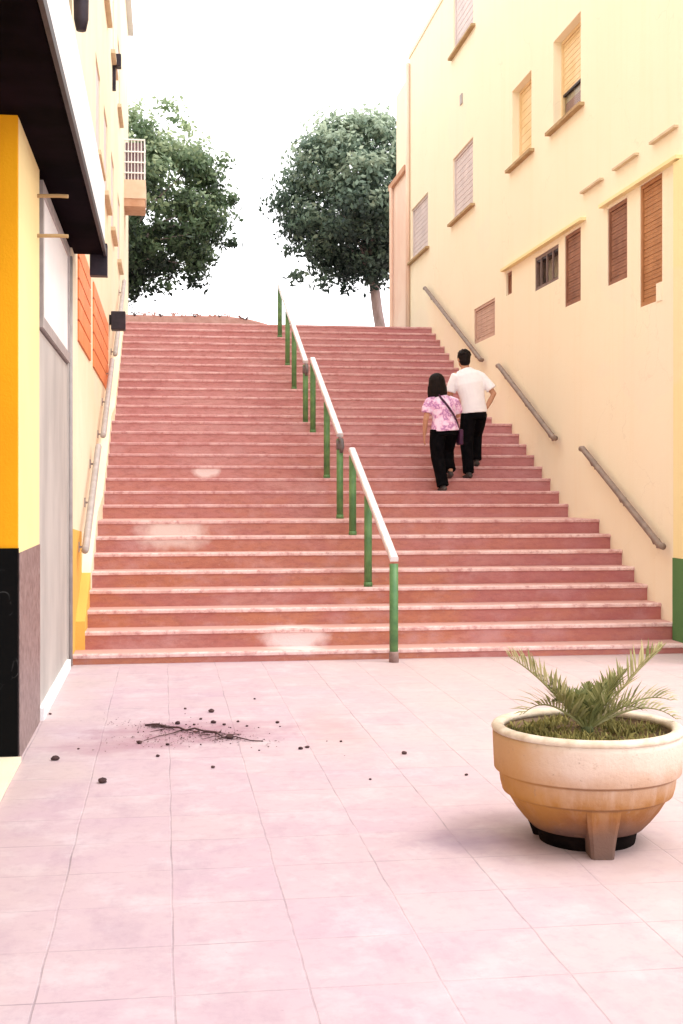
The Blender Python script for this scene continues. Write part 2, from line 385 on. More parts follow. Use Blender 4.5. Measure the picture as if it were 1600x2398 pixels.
def wall_holes(bm, X, sx, y0, y1, z0, z1, holes, depth):
    """wall face on plane X looking towards sx, with recessed openings (y0,y1,z0,z1)"""
    ys = sorted({y0, y1, *[h[0] for h in holes], *[h[1] for h in holes]})
    zs = sorted({z0, z1, *[h[2] for h in holes], *[h[3] for h in holes]})
    V = {}
    def v(x, y, z):
        k = (round(x, 4), round(y, 4), round(z, 4))
        if k not in V: V[k] = bm.verts.new((x, y, z))
        return V[k]
    for a, b in zip(ys, ys[1:]):
        for c, d in zip(zs, zs[1:]):
            my, mz = (a+b)/2, (c+d)/2
            if any(h[0] < my < h[1] and h[2] < mz < h[3] for h in holes): continue
            bm.faces.new((v(X,a,c), v(X,b,c), v(X,b,d), v(X,a,d)))
    D = X-sx*depth
    for a, b, c, d in holes:
        for q in (((X,a,c),(X,b,c),(D,b,c),(D,a,c)), ((X,a,d),(X,b,d),(D,b,d),(D,a,d)),
                  ((X,a,c),(X,a,d),(D,a,d),(D,a,c)), ((X,b,c),(X,b,d),(D,b,d),(D,b,c)), ((D,a,c),(D,b,c),(D,b,d),(D,a,d))):
            bm.faces.new([bm.verts.new(p) for p in q])
def building_shell(X, Xb, sx, y0, y1, z0, z1, holes, depth=.16):
    bm = bmesh.new(); wall_holes(bm, X, sx, y0, y1, z0, z1, holes, depth)
    for q in (((X,y0,z0),(Xb,y0,z0),(Xb,y0,z1),(X,y0,z1)), ((X,y1,z0),(Xb,y1,z0),(Xb,y1,z1),(X,y1,z1)),
              ((Xb,y0,z0),(Xb,y1,z0),(Xb,y1,z1),(Xb,y0,z1)), ((X,y0,z1),(Xb,y0,z1),(Xb,y1,z1),(X,y1,z1))):
        bm.faces.new([bm.verts.new(p) for p in q])
    return bm
def raw(name, bm, m, parent=None):
    me = bpy.data.meshes.new(name); bm.to_mesh(me); bm.free()
    return link(name, me, m, parent)

# ------------------------------------------------------------------ setting
S0, TD, LD, R0, RZ = 11.6287, .3725, 1.1546, .0932, .165
NS = 29
def step_y(k): return S0+(k-1)*TD+(LD-TD)*((k >= 9)+(k >= 17))
def step_z(k): return R0+(k-1)*RZ
XL, XR = -.83, 5.085
TOPY, TOPZ = step_y(NS), step_z(NS)

tag(obj('ground', B(-300, 300, -60, 500, -.3, -.012), M['ground']), kind='structure')
tag(obj('plaza', B(-14, 22, -12, 11.9, -.2, 0), M['paving']), kind='structure')
tag(obj('upper_street', B(-40, 60, TOPY+.37, 160, 0, TOPZ-.004), M['asphalt']), kind='structure')

# staircase: every step is a part with its worn nosing
st = thing('staircase', 'wide terracotta red staircase of two landings climbing between the cream buildings', 'staircase', (2, S0, 0))
def rel(o, p):   # keep world placement under an empty
    o.matrix_parent_inverse = p.matrix_world.inverted() if False else Matrix.Translation(-Vector(p.location)); return o
for k in range(1, NS+1):
    y, z = step_y(k), step_z(k)
    yn = step_y(k+1) if k < NS else y+.37
    zl = 0 if k == 1 else step_z(k-1)
    x0 = -.85 if k == 1 else XL
    x1 = 5.6 if k == 1 else XR
    bm = bmesh.new()
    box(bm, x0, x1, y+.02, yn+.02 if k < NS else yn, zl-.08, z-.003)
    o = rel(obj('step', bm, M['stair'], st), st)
    # rounded front edge, slightly uneven
    bm = bmesh.new()
    prof = [(y+.06, z+.001), (y+.012, z+.001), (y+.003, z-.004), (y, z-.012), (y+.002, z-.034), (y+.021, z-.040), (y+.06, z-.038)]
    nseg = 40; rings = []
    for i in range(nseg+1):
        x = x0+.002+(x1-x0-.004)*i/nseg
        j = noise.noise(Vector((x*1.7, k*3.1, 0)))*.004; jz = noise.noise(Vector((x*1.1, k*5.3, 4)))*.003
        rings.append([bm.verts.new((x, yy+(j if i2 in (2, 3, 4) else 0), zz+jz)) for i2, (yy, zz) in enumerate(prof)])
    for a, b in zip(rings, rings[1:]):
        for i in range(len(prof)): bm.faces.new((a[i], b[i], b[(i+1) % len(prof)], a[(i+1) % len(prof)]))
    bm.faces.new(rings[0]); bm.faces.new(rings[-1][::-1])
    n = obj('nosing', bm, M['nosing'], o); n.matrix_parent_inverse = Matrix.Translation(-Vector(st.location)); n.parent = o
    n.matrix_parent_inverse = Matrix()
# plastered stringer along the left wall
bm = bmesh.new()
def zslope(y):
    if y < step_y(8): return R0+(y-S0)/TD*RZ
    if y < step_y(9): return step_z(8)+ (y-step_y(8))/LD*RZ
    if y < step_y(16): return step_z(9)+(y-step_y(9))/TD*RZ
    if y < step_y(17): return step_z(16)+(y-step_y(16))/LD*RZ
    return step_z(17)+(y-step_y(17))/TD*RZ
ys = [12.9, step_y(8), step_y(9), step_y(16), step_y(17), TOPY+.3]
prof = [(y, zslope(y)-.3) for y in ys]+[(y, zslope(y)+.10) for y in ys[::-1]]
prism(bm, prof, XL-.01, -.735)
rel(obj('stringer', bm, M['cream_l'], st), st)
bm = bmesh.new(); prism(bm, [(12.0, zslope(12.0)-.3), (12.9, zslope(12.9)-.3), (12.9, zslope(12.9)+.10), (12.0, zslope(12.0)+.10)], XL-.01, -.737)
rel(obj('stringer', bm, M['yellow'], st), st)

# ------------------------------------------------------------------ left: shop with canopy
XS = -.853
shop = thing('shop_building', 'shop front on the left with orange column, black plinth and deep black canopy', 'building', (XS, 7.5, 0))
def part(name, bm, m, p=shop, label=None, **kw):
    o = rel(obj(name, bm, m, p, **kw), p)
    if label: o['label'] = label
    return o
def sub(name, bm, m, p, **kw):
    """child of a part whose own origin is the world origin"""
    return obj(name, bm, m, p, **kw)
bm = bmesh.new(); box(bm, -9, XS-.001, -2, 11.6, 4.45, 11.6); box(bm, -9, -3.2, -2, 7.6, -.05, 4.45); box(bm, -9, XS-.25, 7.65, 11.6, -.05, 4.45)
part('wall', bm, M['cream_l'])
part('column', B(-2.6, XS, 7.56, 7.60, 1.25, 3.79), M['orange'], label='orange front face of the corner column')
part('column', B(-2.6, XS+.002, 7.60, 8.84, 1.22, 3.79), M['cream_y'], label='cream side face of the corner column')
part('plinth', B(-2.6, XS+.004, 7.545, 7.60, .03, 1.25), M['marble'], label='black marble plinth under the orange column')
part('plinth', B(-2.6, XS+.008, 7.60, 8.84, 0, 1.22), M['granite'], label='brown granite side of the plinth')
part('stone_panel', B(-1.4, XS-.004, 8.84, 11.42, .0, 2.70), M['grey_panel'])
part('skirting', B(XS-.01, XS+.03, 8.87, 11.40, 0, .085), M['white_l'])
part('doorstep', B(-3.2, -.83, 2., 7.545, -.02, .03), M['cream_l'])
w = part('display_panel', B(XS-.06, XS+.006, 8.98, 11.34, 2.80, 3.66), M['white'])
bm = bmesh.new()
for a in ((8.90, 8.98, 2.72, 3.74), (11.34, 11.42, 2.72, 3.74), (8.98, 11.34, 2.72, 2.80), (8.98, 11.34, 3.66, 3.74)): box(bm, XS-.08, XS+.022, *a)
sub('frame', bm, M['frame'], w)
part('wall_strip', B(-1.5, XS+.001, 11.42, 11.6, 0, 3.79), M['grey_panel'])
part('drainpipe', T([(XS+.012, 11.57, .0), (XS+.012, 11.57, 3.7)], [.022, .022]), M['frame'], smooth=True)
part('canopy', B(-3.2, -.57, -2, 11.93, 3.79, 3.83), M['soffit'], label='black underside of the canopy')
f = part('fascia', B(-3.2, -.552, -2, 11.935, 3.832, 4.44), M['white_l'])
sub('trim', B(-.56, -.535, -2, 11.95, 3.775, 3.845), M['darkmetal'], f)
sub('end_cap', B(-.69, -.53, 11.952, 12.08, 3.60, 3.90), M['darkmetal'], f)
for z in (3.58, 3.31):
    part('bracket_arm', T([(XS-.05, 8.70, z), (-.70, 8.69, z+.004), (-.645, 8.68, z)], [.013, .013, .013], seg=8), M['sill'])

# lantern high on the shop wall
ln = thing('wall_lantern', 'dark hanging lantern high above the canopy, cut by the top of the picture', 'lamp', (XS, 11.2, 5.9))
def lantern(p, x, y, z, w, hgt, arm):
    bm = bmesh.new(); tube(bm, [(x-arm, y, z+hgt*1.15), (x, y, z+hgt*1.2), (x, y, z+hgt)], [.015]*3, seg=8); rel(obj('bracket', bm, M['darkmetal'], p), p)
    bm = bmesh.new(); lathe(bm, [(0, z+hgt), (w*.35, z+hgt), (w*.55, z+hgt*.86), (w*.5, z+hgt*.2), (w*.34, z), (0, z)], x, y, 14)
    rel(obj('housing', bm, M['darkmetal'], p, True), p)
    bm = bmesh.new(); ellipsoid(bm, (x+.0, y-w*.5, z+hgt*.62), (.022, .014, .022)); rel(obj('bulb', bm, M['white'], p, True), p)
lantern(ln, -.74, 11.5, 5.72, .13, .5, .11)

# ------------------------------------------------------------------ left: apartment building along the stairs
apt = thing('apartment_building', 'long cream apartment building along the left side of the stairs', 'building', (XL, 20, 0))
hl = []
for zb, zt in ((5.72, 6.95), (8.5, 9.8)):
    for y in (15.6, 17.7, 20.1, 22.9): hl.append((y, y+1.1, zb, zt))
hl += [(12.36, 14.35, 3.03, 4.06), (14.95, 18.8, 3.03, 4.06)]
rel(raw('wall', building_shell(XL, -9, 1, 11.62, 29.65, 0, 12.2, hl, .05), M['cream_l'], apt), apt)
bm = bmesh.new(); prism(bm, [(11.61, -.01), (12.9, -.01), (12.9, 1.17), (11.61, 1.24)], XL-.05, XL+.006)
part('dado', bm, M['yellow'], apt)
part('roof', B(-9, XL+.12, 11.62, 29.75, 12.2, 12.35), M['white_l'], apt)
for (a, b, c, d) in hl[:-2]:
    w = part('window', B(XL-.045, XL-.02, a+.001, b-.001, c+.001, d-.001), M['lilac'], apt)
    sub('sill', B(XL-.03, XL+.07, a-.12, b+.12, c-.06, c-.002), M['sill_edge'], w)
for (a, b, c, d) in hl[-2:]:
    bm = bmesh.new(); n = 5
    for i in range(n):
        z0 = c+.01+(d-c-.02)*i/n; z1 = z0+(d-c-.02)/n
        prism(bm, [(a+.003, z0), (b-.003, z0), (b-.003, z1-.022), (a+.003, z1-.022)], XL-.035, XL+.016)
    w = part('shutter', bm, M['orange_sh'], apt, label='shorter orange panel shutter near the canopy' if b < 14.5 else 'longer orange panel shutter farther up the stairs')
    sub('backing', B(XL-.048, XL-.036, a+.002, b-.002, c+.002, d-.002), M['brown'], w)
# balcony at the far end
bl = part('balcony', B(XL-.02, -.40, 26.5, 27.4, 7.50, 7.66), M['terra'], apt)
sub('parapet', B(XL-.02, -.385, 26.48, 27.42, 7.662, 8.05), M['peach'], bl)
bm = bmesh.new()
for i in range(7): tube(bm, [(XL+.02+.4*i/6, 26.52, 8.04), (XL+.02+.4*i/6, 26.52, 8.88)], [.010, .010], seg=6)
for i in range(7): tube(bm, [(-.41, 26.6+.8*i/6, 8.04), (-.41, 26.6+.8*i/6, 8.88)], [.010, .010], seg=6)
for z in (8.2, 8.42, 8.64, 8.89): box(bm, XL, -.395, 26.5, 26.54, z-.014, z+.014); box(bm, -.43, -.395, 26.54, 27.42, z-.014, z+.014)
sub('railing', bm, M['white'], bl)
sub('infill', B(XL+.01, -.44, 26.56, 26.58, 8.06, 8.84), M['lilac_d'], bl)

wl = thing('wall_lamp', 'square dark lamp box on the left wall just below the upper landing', 'lamp', (XL, 19.3, 4.1))
rel(obj('bracket', B(XL-.01, -.75, 19.36, 19.42, 4.1, 4.25), M['darkmetal'], wl), wl)
rel(obj('housing', B(-.80, -.585, 19.30, 19.52, 4.02, 4.30), M['darkmetal'], wl, bevel=.012), wl)
wb = thing('wall_bracket', 'small dark bracket lamp high on the cream left wall near the sky', 'lamp', (XL, 20.6, 8.2))
rel(obj('bracket', B(XL-.01, -.775, 20.56, 20.66, 8.05, 8.62), M['darkmetal'], wb, bevel=.006), wb)
rel(obj('housing', B(-.774, -.69, 20.52, 20.70, 8.42, 8.62), M['darkmetal'], wb, bevel=.01), wb)

# ------------------------------------------------------------------ right: cream building
rb = thing('cream_building', 'tall cream building with recessed shuttered windows along the right side', 'building', (XR, 18, 0))
upper = [(14.92, 16.02, 6.34, 7.50), (17.02, 18.0, 6.34, 7.47), (20.38, 21.84, 6.34, 7.47), (23.98, 25.6, 6.32, 7.40),
         (20.35, 21.8, 9.30, 10.4), (16.9, 18.0, 9.30, 10.4), (14.9, 16.0, 9.30, 10.4)]
low = [(18.02, 18.33, 4.50, 4.84), (15.80, 16.85, 4.34, 4.80), (14.92, 15.54, 3.93, 4.84), (13.35, 13.97, 3.95, 4.84),
       (12.36, 12.97, 3.56, 4.87), (18.98, 20.3, 4.0, 4.58)]
rel(raw('wall', building_shell(XR, 14, -1, 11.1, 25.84, 0, 10.62, upper+low, .17), M['cream_r'], rb), rb)
part('roof', B(XR-.02, 14, 11.1, 25.9, 10.62, 10.72), M['cream_r'], rb)
part('pilaster', B(XR-.045, XR+.5, 10.8, 11.97, .914, 4.86), M['yellow_pale'], rb)
part('plinth', B(XR-.05, XR+.5, 10.79, 11.98, .05, .912), M['green_dado'], rb)
D = XR+.165
def slats(a, b, c, d, x, n, t=.005):
    bm = bmesh.new()
    for i in range(n):
        z0 = c+(d-c)*i/n; z1 = c+(d-c)*(i+1)/n
        prism(bm, [(a, z0), (b, z0), (b, z1-.004), (a, z1-.004)], x-(t if i % 2 else t*.4), x+.02)
    return bm
def window(hole, shut, frac=1., depth=.13, curtain=None, label=None, sill=True, n=18, bars=0):
    a, b, c, d = hole; e = .002
    fm = bmesh.new(); fw = .045; x0 = XR+depth-.02; x1 = XR+.168
    for q in ((a+e, a+fw, c+e, d-e), (b-fw, b-e, c+e, d-e), (a+fw, b-fw, c+e, c+fw), (a+fw, b-fw, d-fw, d-e)): box(fm, x0, x1, *q)
    w = part('window', fm, M['barframe'] if bars else shut, rb, label)
    zs = d-fw-(d-c-2*fw)*frac
    if frac > 0: sub('shutter', slats(a+fw+.001, b-fw-.001, zs, d-fw-.001, XR+depth, n), shut, w)
    if frac < 1:
        sub('pane', B(XR+depth+.012, XR+depth+.02, a+fw+.001, b-fw-.001, c+fw+.001, zs-.03), M['glass'], w)
        if curtain: sub('curtain', B(XR+depth+.024, XR+.166, a+fw+.01, b-fw-.3*(b-a)*0-.01, c+fw+.01, zs-.12), curtain, w)
        sub('shutter_edge', B(XR+depth-.012, XR+depth+.02, a+fw+.001, b-fw-.001, zs-.03, zs-.002), M['darkmetal'], w)
    if bars:
        bm = bmesh.new()
        for i in range(1, bars+1):
            y = a+(b-a)*i/(bars+1); box(bm, x0-.006, x0+.014, y-.018, y+.018, c+fw, d-fw)
        
        sub('bars', bm, M['barframe'], w)
    if sill: sub('sill', B(XR-.075, XR+.02, a-.14, b+.14, c-.045, c-.004), M['sill'], w)
    return w
m, nt, b = newmat('window_glass'); b.inputs['Roughness'].default_value = .06; b.inputs['Base Color'].default_value = (.03, .03, .03, 1)
tr_ = N(nt, 'ShaderNodeBsdfTransparent'); mx_ = N(nt, 'ShaderNodeMixShader')
nt.links.new(mapr(nt, noisen(nt, pos(nt), 2, 3), .3, .7, .12, .25), mx_.inputs[0]); nt.links.new(tr_.outputs[0], mx_.inputs[1]); nt.links.new(b.outputs[0], mx_.inputs[2])
nt.links.new(mx_.outputs[0], nt.nodes['Material Output'].inputs[0]); M['glass'] = m
M['curtain'] = mat('pink_curtain', (.42, .25, .22), (.55, .36, .32), 9, .9, .3, 14, stretch=(6, 6, .3))
window(upper[0], M['yshutter'], .62, curtain=M['curtain'], label='window with its yellow blind half raised over a pink curtain')
window(upper[1], M['yshutter'], 1., label='window with a closed yellow blind')
window(upper[2], M['lilac'], 1., depth=.05, label='window with a closed pale lilac blind', n=22)
window(upper[3], M['lilac'], 1., depth=.05, n=22)
window(upper[4], M['lilac'], 1., depth=.05); window(upper[5], M['yshutter']); window(upper[6], M['yshutter'])
window(low[0], M['brown'], 1., depth=.05, sill=False, n=6, label='narrow brown slot window')
window(low[1], M['brown'], 0., depth=.03, sill=False, bars=3, label='dark barred window')
window(low[2], M['brown'], 1., depth=.03, sill=False, n=22, label='tall dark brown louvred vent')
window(low[3], M['brown'], 1., depth=.03, sill=False, n=22, label='brown louvred vent')
window(low[4], M['tan'], 1., depth=.03, sill=False, n=28, label='tall rust brown louvred vent')
window(low[5], M['pinkshutter'], 1., depth=.03, sill=False, n=14, label='faded pink shuttered window above the wall handrail')
part('vent_notch', B(XR-.01, XR+.06, 12.355, 12.50, 3.55, 3.74), M['cream_r'], rb)
for a, b in ((14.72, 18.42), (11.85, 14.10)):
    part('lintel', B(XR-.07, XR+.01, a, b, 4.878, 4.915), M['yellow_pale'], rb)
for a, b in ((14.1, 14.82), (13.0, 13.7), (11.95, 12.6)):
    part('ledge', B(XR-.05, XR+.01, a, b, 5.215, 5.24), M['sill_edge'], rb)
part('vent', B(XR-.02, XR+.01, 21.1, 21.25, 8.25, 8.42), M['frame'], rb)
part('drainpipe', T([(XR-.05, 25.78, 4.72), (XR-.05, 25.78, 10.5)], [.045, .045]), M['pink_r'], rb, smooth=True)

# pink house beyond
ph = thing('pink_house', 'narrow peach coloured house beyond the right building, at the top of the stairs', 'building', (XR, 26.8, TOPZ))
rel(obj('wall', B(XR-.03, 12, 25.92, 27.7, TOPZ-.3, 8.3), M['pink_r'], ph), ph)
rel(obj('wall', B(XR+.06, 12, 25.93, 27.66, 8.422, 10.4), M['cream_r'], ph), ph)
rel(obj('cornice', B(XR-.10, 12, 25.92, 27.80, 8.302, 8.42), M['terra'], ph), ph)
rel(obj('gutter', T([(XR-.09, 27.5, 8.3), (XR-.09, 27.5, 4.72)], [.04, .04]), M['pink_r'], ph), ph)

# ------------------------------------------------------------------ handrails
def wall_rail(X, sx, y0, z0, y1, z1, m, label):
    t = thing('wall_handrail', label, 'handrail', (X, y0, z0), 'handrails fixed to the walls')
    x = X+sx*.085
    d = Vector((0, y1-y0, z1-z0)).normalized()
    p0 = Vector((x, y0, z0)); p1 = Vector((x, y1, z1))
    bm = bmesh.new(); tube(bm, [p0-Vector((0, .09, .012)), p0, p1, p1+Vector((0, .06, .0))], [.034, .036, .036, .034], seg=12); rel(obj('rail', bm, m, t, True), t)
    for f in (.1, .5, .9):
        q = p0.lerp(p1, f)
        bm = bmesh.new(); tube(bm, [(X-sx*.005, q.y, q.z-.10), (X+sx*.05, q.y, q.z-.10), (x, q.y, q.z-.02)], [.014]*3, seg=8)
        lathe(bm, [(0, q.z-.13), (.001, q.z-.13)], X, q.y, 6) if False else None
        box(bm, min(X-sx*.003, X+sx*.012), max(X-sx*.003, X+sx*.012), q.y-.035, q.y+.035, q.z-.15, q.z-.05)
        rel(obj('bracket', bm, m, t), t)
segs = [(12.22, 1.03, 14.6, 2.09), (15.75, 2.27, 18.45, 3.47), (19.54, 3.67, 23.85, 5.50)]
nm = ('lowest', 'middle', 'topmost')
for i, s in enumerate(segs):
    wall_rail(XR, -1, *s, M['wallrail'], ('lowest brown handrail on the right cream wall, beside the first flight', 'middle brown handrail on the right cream wall, beside the walking couple', 'topmost brown handrail on the right wall, under the pink shuttered window')[i])
for i, s in enumerate(segs):
    wall_rail(XL, 1, *s, M['wallrail_l'], ('lowest grey handrail on the left wall above the yellow dado', 'middle grey handrail on the left wall under the orange shutters', 'topmost grey handrail on the left wall beyond the square lamp')[i])

XC = 2.10
def center_rail(y0, y1, posts, label, drop0=False, base=False, h=.93):
    t = thing('stair_railing', label, 'railing', (XC, y0, zslope(max(y0, S0))), 'green post railings down the middle of the stairs')
    def zr(y): return (zslope(max(y, S0)) if not callable(h) else 0)+h
    za, zb = posts[0][1], posts[-1][1]
    ya, yb = posts[0][0], posts[-1][0]
    def zt(y): return za+(zb-za)*(y-ya)/(yb-ya)
    bm = bmesh.new(); P0 = Vector((XC, ya-.03, zt(ya)-.005)); P1 = Vector((XC, yb+.05, zt(yb)+.02))
    dv = (P1-P0); up = Vector((0, -dv.z, dv.y)).normalized()
    ring = []
    for P_ in (P0, P1):
        ring.append([bm.verts.new(P_+Vector((sx*.045, 0, 0))+up*uz) for sx, uz in ((-.85, -.026), (-.85, .010), (-.6, .022), (.6, .022), (.85, .010), (.85, -.026))])
    for i in range(6): bm.faces.new((ring[0][i], ring[1][i], ring[1][(i+1) % 6], ring[0][(i+1) % 6]))
    bm.faces.new(ring[0]); bm.faces.new(ring[1][::-1])
    rel(obj('rail', bm, M['rail'], t), t)
    for i, (y, ztop, zb_) in enumerate(posts):
        zz = zt(y)-.05
        o = rel(obj('post', T([(XC, y, zb_+.0), (XC, y, zz)], [.041, .041], seg=16), M['green_post'], t, True), t)
        f = obj('footing', T([(XC, y, zb_-.01), (XC, y, zb_+(.085 if zb_ == 0 else .035)), (XC, y, zb_+(.10 if zb_ == 0 else .045))], [.046, .046, .042], seg=16), M['footing'] if zb_ == 0 else M['green_post'], o, True)
        if i == 0 and drop0: rel(obj('joint', T([(XC, y, zz-.13), (XC, y, zz-.02)], [.046, .046], seg=12), M['railside'], t, True), t)
        if i == 0 and drop0: rel(obj('end_curl', T([(XC, y+.02, zz+.0), (XC, y-.16, zz-.02), (XC, y-.22, zz-.10), (XC, y-.12, zz-.16)], [.024]*4, seg=10), M['railside'], t, True), t)
center_rail(11.3, 13.95, [(11.42, .96, 0), (12.90, 1.56, step_z(4)), (13.98, 2.03, step_z(7))], 'lowest railing section with its front post standing on the pink paving')
center_rail(14.93, 17.9, [(15.02, 2.26, step_z(8)), (16.25, 2.78, step_z(11)), (17.80, 3.45, step_z(15))], 'middle railing section between the two landings', True)
center_rail(18.67, 22.9, [(18.75, 3.52, step_z(16)), (20.42, 4.24, step_z(20)), (21.52, 4.72, step_z(23)), (22.98, 5.34, step_z(27))], 'uppermost railing section reaching the top of the stairs', True)

# low wall at the head of the stairs
lw = thing('low_wall', 'low reddish garden wall behind the top step, dry stalks on it', 'wall', (.6, 27.2, TOPZ))
bm = bmesh.new(); pr = [(-2.4, TOPZ-.02), (2.25, TOPZ-.02), (2.2, 5.13), (1.85, 5.22), (1.3, 5.29), (.2, 5.27), (-2.4, 5.29)]
a = [bm.verts.new((x, 27.0, z)) for x, z in pr]; b2 = [bm.verts.new((x, 27.35, z)) for x, z in pr]
bm.faces.new(a); bm.faces.new(b2[::-1])
for i in range(len(pr)): bm.faces.new((a[i], b2[i], b2[(i+1) % len(pr)], a[(i+1) % len(pr)]))
rel(obj('wall', bm, M['drypink'], lw), lw)
bm = bmesh.new(); tube(bm, [(-2.4, 27.15, 5.31), (.2, 27.15, 5.29), (1.3, 27.15, 5.31), (1.85, 27.15, 5.24), (2.2, 27.15, 5.15)], [.035]*5, seg=8)
rel(obj('coping', bm, M['drypink'], lw), lw)
random.seed(11)
for i in range(13):
    x = -.62+i*.2+random.uniform(-.07, .07); hh = random.uniform(.05, .14)
    zc = 5.30 if x < 1.4 else 5.30-(x-1.4)*.17
    bm = bmesh.new()
    for j in range(random.randint(3, 6)):
        dx = random.uniform(-.10, .10)
        tube(bm, [(x, 27.12, zc-.01), (x+dx*.5, 27.12, zc+hh*.6), (x+dx*1.4, 27.1, zc+hh*random.uniform(.6, 1))], [.014, .011, .008], seg=5)
    tag(obj('dry_plant', bm, M['drypink'] if i % 3 else M['twig']), 'small dry plant growing along the low wall at the top of the stairs', 'plant', 'dry plants on the low wall')

# ------------------------------------------------------------------ trees
def tree(label, base, lean, trunk_h, cc, cr, seed, lm, extra=(), nclump=290, per=105):
    rnd = random.Random(seed)
    t = thing('ficus_tree', label, 'tree', base)
    bx, by, bz = base; cx, cy, cz = cc; rx, ry, rz = cr
    bm = bmesh.new(); top = Vector((bx+lean, by, bz+trunk_h))
    tube(bm, [(bx, by, bz-.1), (bx+.02, by, bz+.5), (bx+lean*.5, by, bz+trunk_h*.55), top], [.20, .15, .135, .125], seg=14)
    clumps = []
    for i in range(nclump):
        while True:
            v = Vector((rnd.uniform(-1, 1), rnd.uniform(-1, 1), rnd.uniform(-1, 1)))
            if .30 < v.length < 1: break
        v = v.normalized()*(v.length**.45)
        k = 1+.22*noise.noise(v*1.9+Vector((seed, 0, 0)))+.10*noise.noise(v*5+Vector((0, seed, 0)))
        clumps.append((Vector((cx+v.x*rx*k, cy+v.y*ry*k, cz+v.z*rz*k)), rnd.uniform(.28, .5), v))
    for e in extra: clumps.append((Vector(e[:3]), e[3], Vector((0, 0, 0))))
    for c, s, v in clumps[::16]:
        mid = top.lerp(c, .5)+Vector((0, 0, .25)); tube(bm, [top-Vector((0, 0, .12)), mid, c], [.05, .028, .010], seg=6)
    rel(obj('trunk', bm, M['bark'], t, True), t)
    quads, tones = [], []
    for c, s, v in clumps:
        ct = rnd.uniform(-.16, .16)
        for j in range(per if v.length else per//2):
            d = Vector((rnd.gauss(0, 1), rnd.gauss(0, 1), rnd.gauss(0, .8)))
            p = c+d*s*.52
            n = (Vector((rnd.gauss(0, 1), rnd.gauss(0, 1), rnd.gauss(.3, 1)))*.55+d.normalized()*.9+v*.7).normalized()
            u = n.orthogonal().normalized(); u = (Matrix.Rotation(rnd.uniform(0, 6.28), 3, n) @ u); w = n.cross(u)
            l = rnd.uniform(.055, .105); wd = l*.5
            quads.append([tuple(p-u*l), tuple(p+w*wd-n*.01), tuple(p+u*l), tuple(p-w*wd-n*.01)])
            hgt = (p.z-cz)/rz
            tones.append(max(0, min(1, .46+.30*hgt+.13*d.z+ct*1.6+rnd.gauss(0, .10))))  # crown light and shade put into the leaf tone: tops lighter, undersides darker
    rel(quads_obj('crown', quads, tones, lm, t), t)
tree('dense dark green street tree behind the left building and its balcony', (-1.75, 32.9, TOPZ-.02), .2, 2.6, (-.72, 32.9, 8.95), (2.25, 2.3, 2.0), 3, M['leaf'],
     [(1.75, 32.6, 9.1, .16), (.25, 32.6, 11.2, .4), (.05, 32.6, 11.5, .26), (.6, 32.5, 10.9, .25), (-.9, 32.6, 11.3, .3), (1.2, 32.5, 7.6, .22), (.75, 32.3, 6.95, .25), (.1, 32.3, 6.8, .25), (-.3, 32.4, 6.75, .28), (1.75, 32.5, 7.95, .2), (1.55, 32.5, 10.1, .25)])
tree('round crowned street tree with a bare pale trunk beside the peach house', (5.62, 32.0, TOPZ-.02), -.32, 2.7, (5.05, 32.0, 9.12), (2.0, 1.9, 2.0), 8, M['leaf_b'],
     [(3.3, 31.6, 7.0, .25), (4.0, 31.6, 6.85, .25), (3.0, 31.7, 9.0, .25), (3.2, 31.7, 7.7, .25), (4.6, 31.6, 6.8, .22)])

# ------------------------------------------------------------------ planter and palm
PX, PY = 1.91, 5.52
pl = thing('planter', 'round ochre concrete bowl planter on stub feet standing on the pink paving', 'planter', (PX, PY, 0))
bm = bmesh.new()
lathe(bm, [(0, .066), (.235, .066), (.252, .07), (.288, .108), (.325, .155), (.352, .200), (.359, .214), (.359, .2145), (.381, .2245), (.3835, .229), (.392, .262), (.398, .306), (.398, .3125), (.398, .313), (.418, .3235), (.4205, .328), (.424, .40), (.427, .47), (.427, .497),
           (.38, .497), (.375, .44), (.35, .40), (0, .40)], PX, PY, 72)
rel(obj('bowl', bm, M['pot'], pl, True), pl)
bm = bmesh.new(); lathe(bm, [(.426, .498), (.432, .503), (.433, .512), (.427, .523), (.412, .528), (.390, .526), (.378, .518), (.376, .498), (.426, .498)], PX, PY, 72)
rel(obj('rim', bm, M['rim'], pl, True), pl)
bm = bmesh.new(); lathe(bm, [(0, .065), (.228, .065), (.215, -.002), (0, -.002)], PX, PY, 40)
rel(obj('base', bm, M['pot_shade'], pl, True), pl)  # black disc added as the shaded gap below the bowl
for ang in (-97, 23, 143):
    a = math.radians(ang); ca, sa = math.cos(a), math.sin(a)
    bm = bmesh.new(); rings = []
    for z, r0, r1, w in ((0, .20, .335, .050), (.05, .20, .338, .054), (.11, .19, .344, .062), (.16, .2, .352, .070), (.205, .22, .361, .074), (.235, .24, .374, .076)) if ang < 0 else ((0, .19, .245, .05), (.05, .19, .262, .056), (.11, .19, .293, .062), (.15, .2, .32, .070)):
        rings.append([bm.verts.new((PX+ca*r-sa*s, PY+sa*r+ca*s, z)) for r, s in ((r0, -w), (r1-.012, -w), (r1, -w*.75), (r1, w*.75), (r1-.012, w), (r0, w))])
    for p, q in zip(rings, rings[1:]):
        for i in range(6): bm.faces.new((p[i], p[(i+1) % 6], q[(i+1) % 6], q[i]))
    bm.faces.new(rings[0][::-1]); bm.faces.new(rings[-1])
    rel(obj('foot', bm, M['pot'] if ang < 0 else M['pot_shade'], pl), pl)  # side feet coloured near-black to stand in shade, front foot as the bowl
bm = bmesh.new(); bmesh.ops.create_grid(bm, x_segments=56, y_segments=56, size=.37)
for v in list(bm.verts):
    if v.co.length > .372: bm.verts.remove(v)
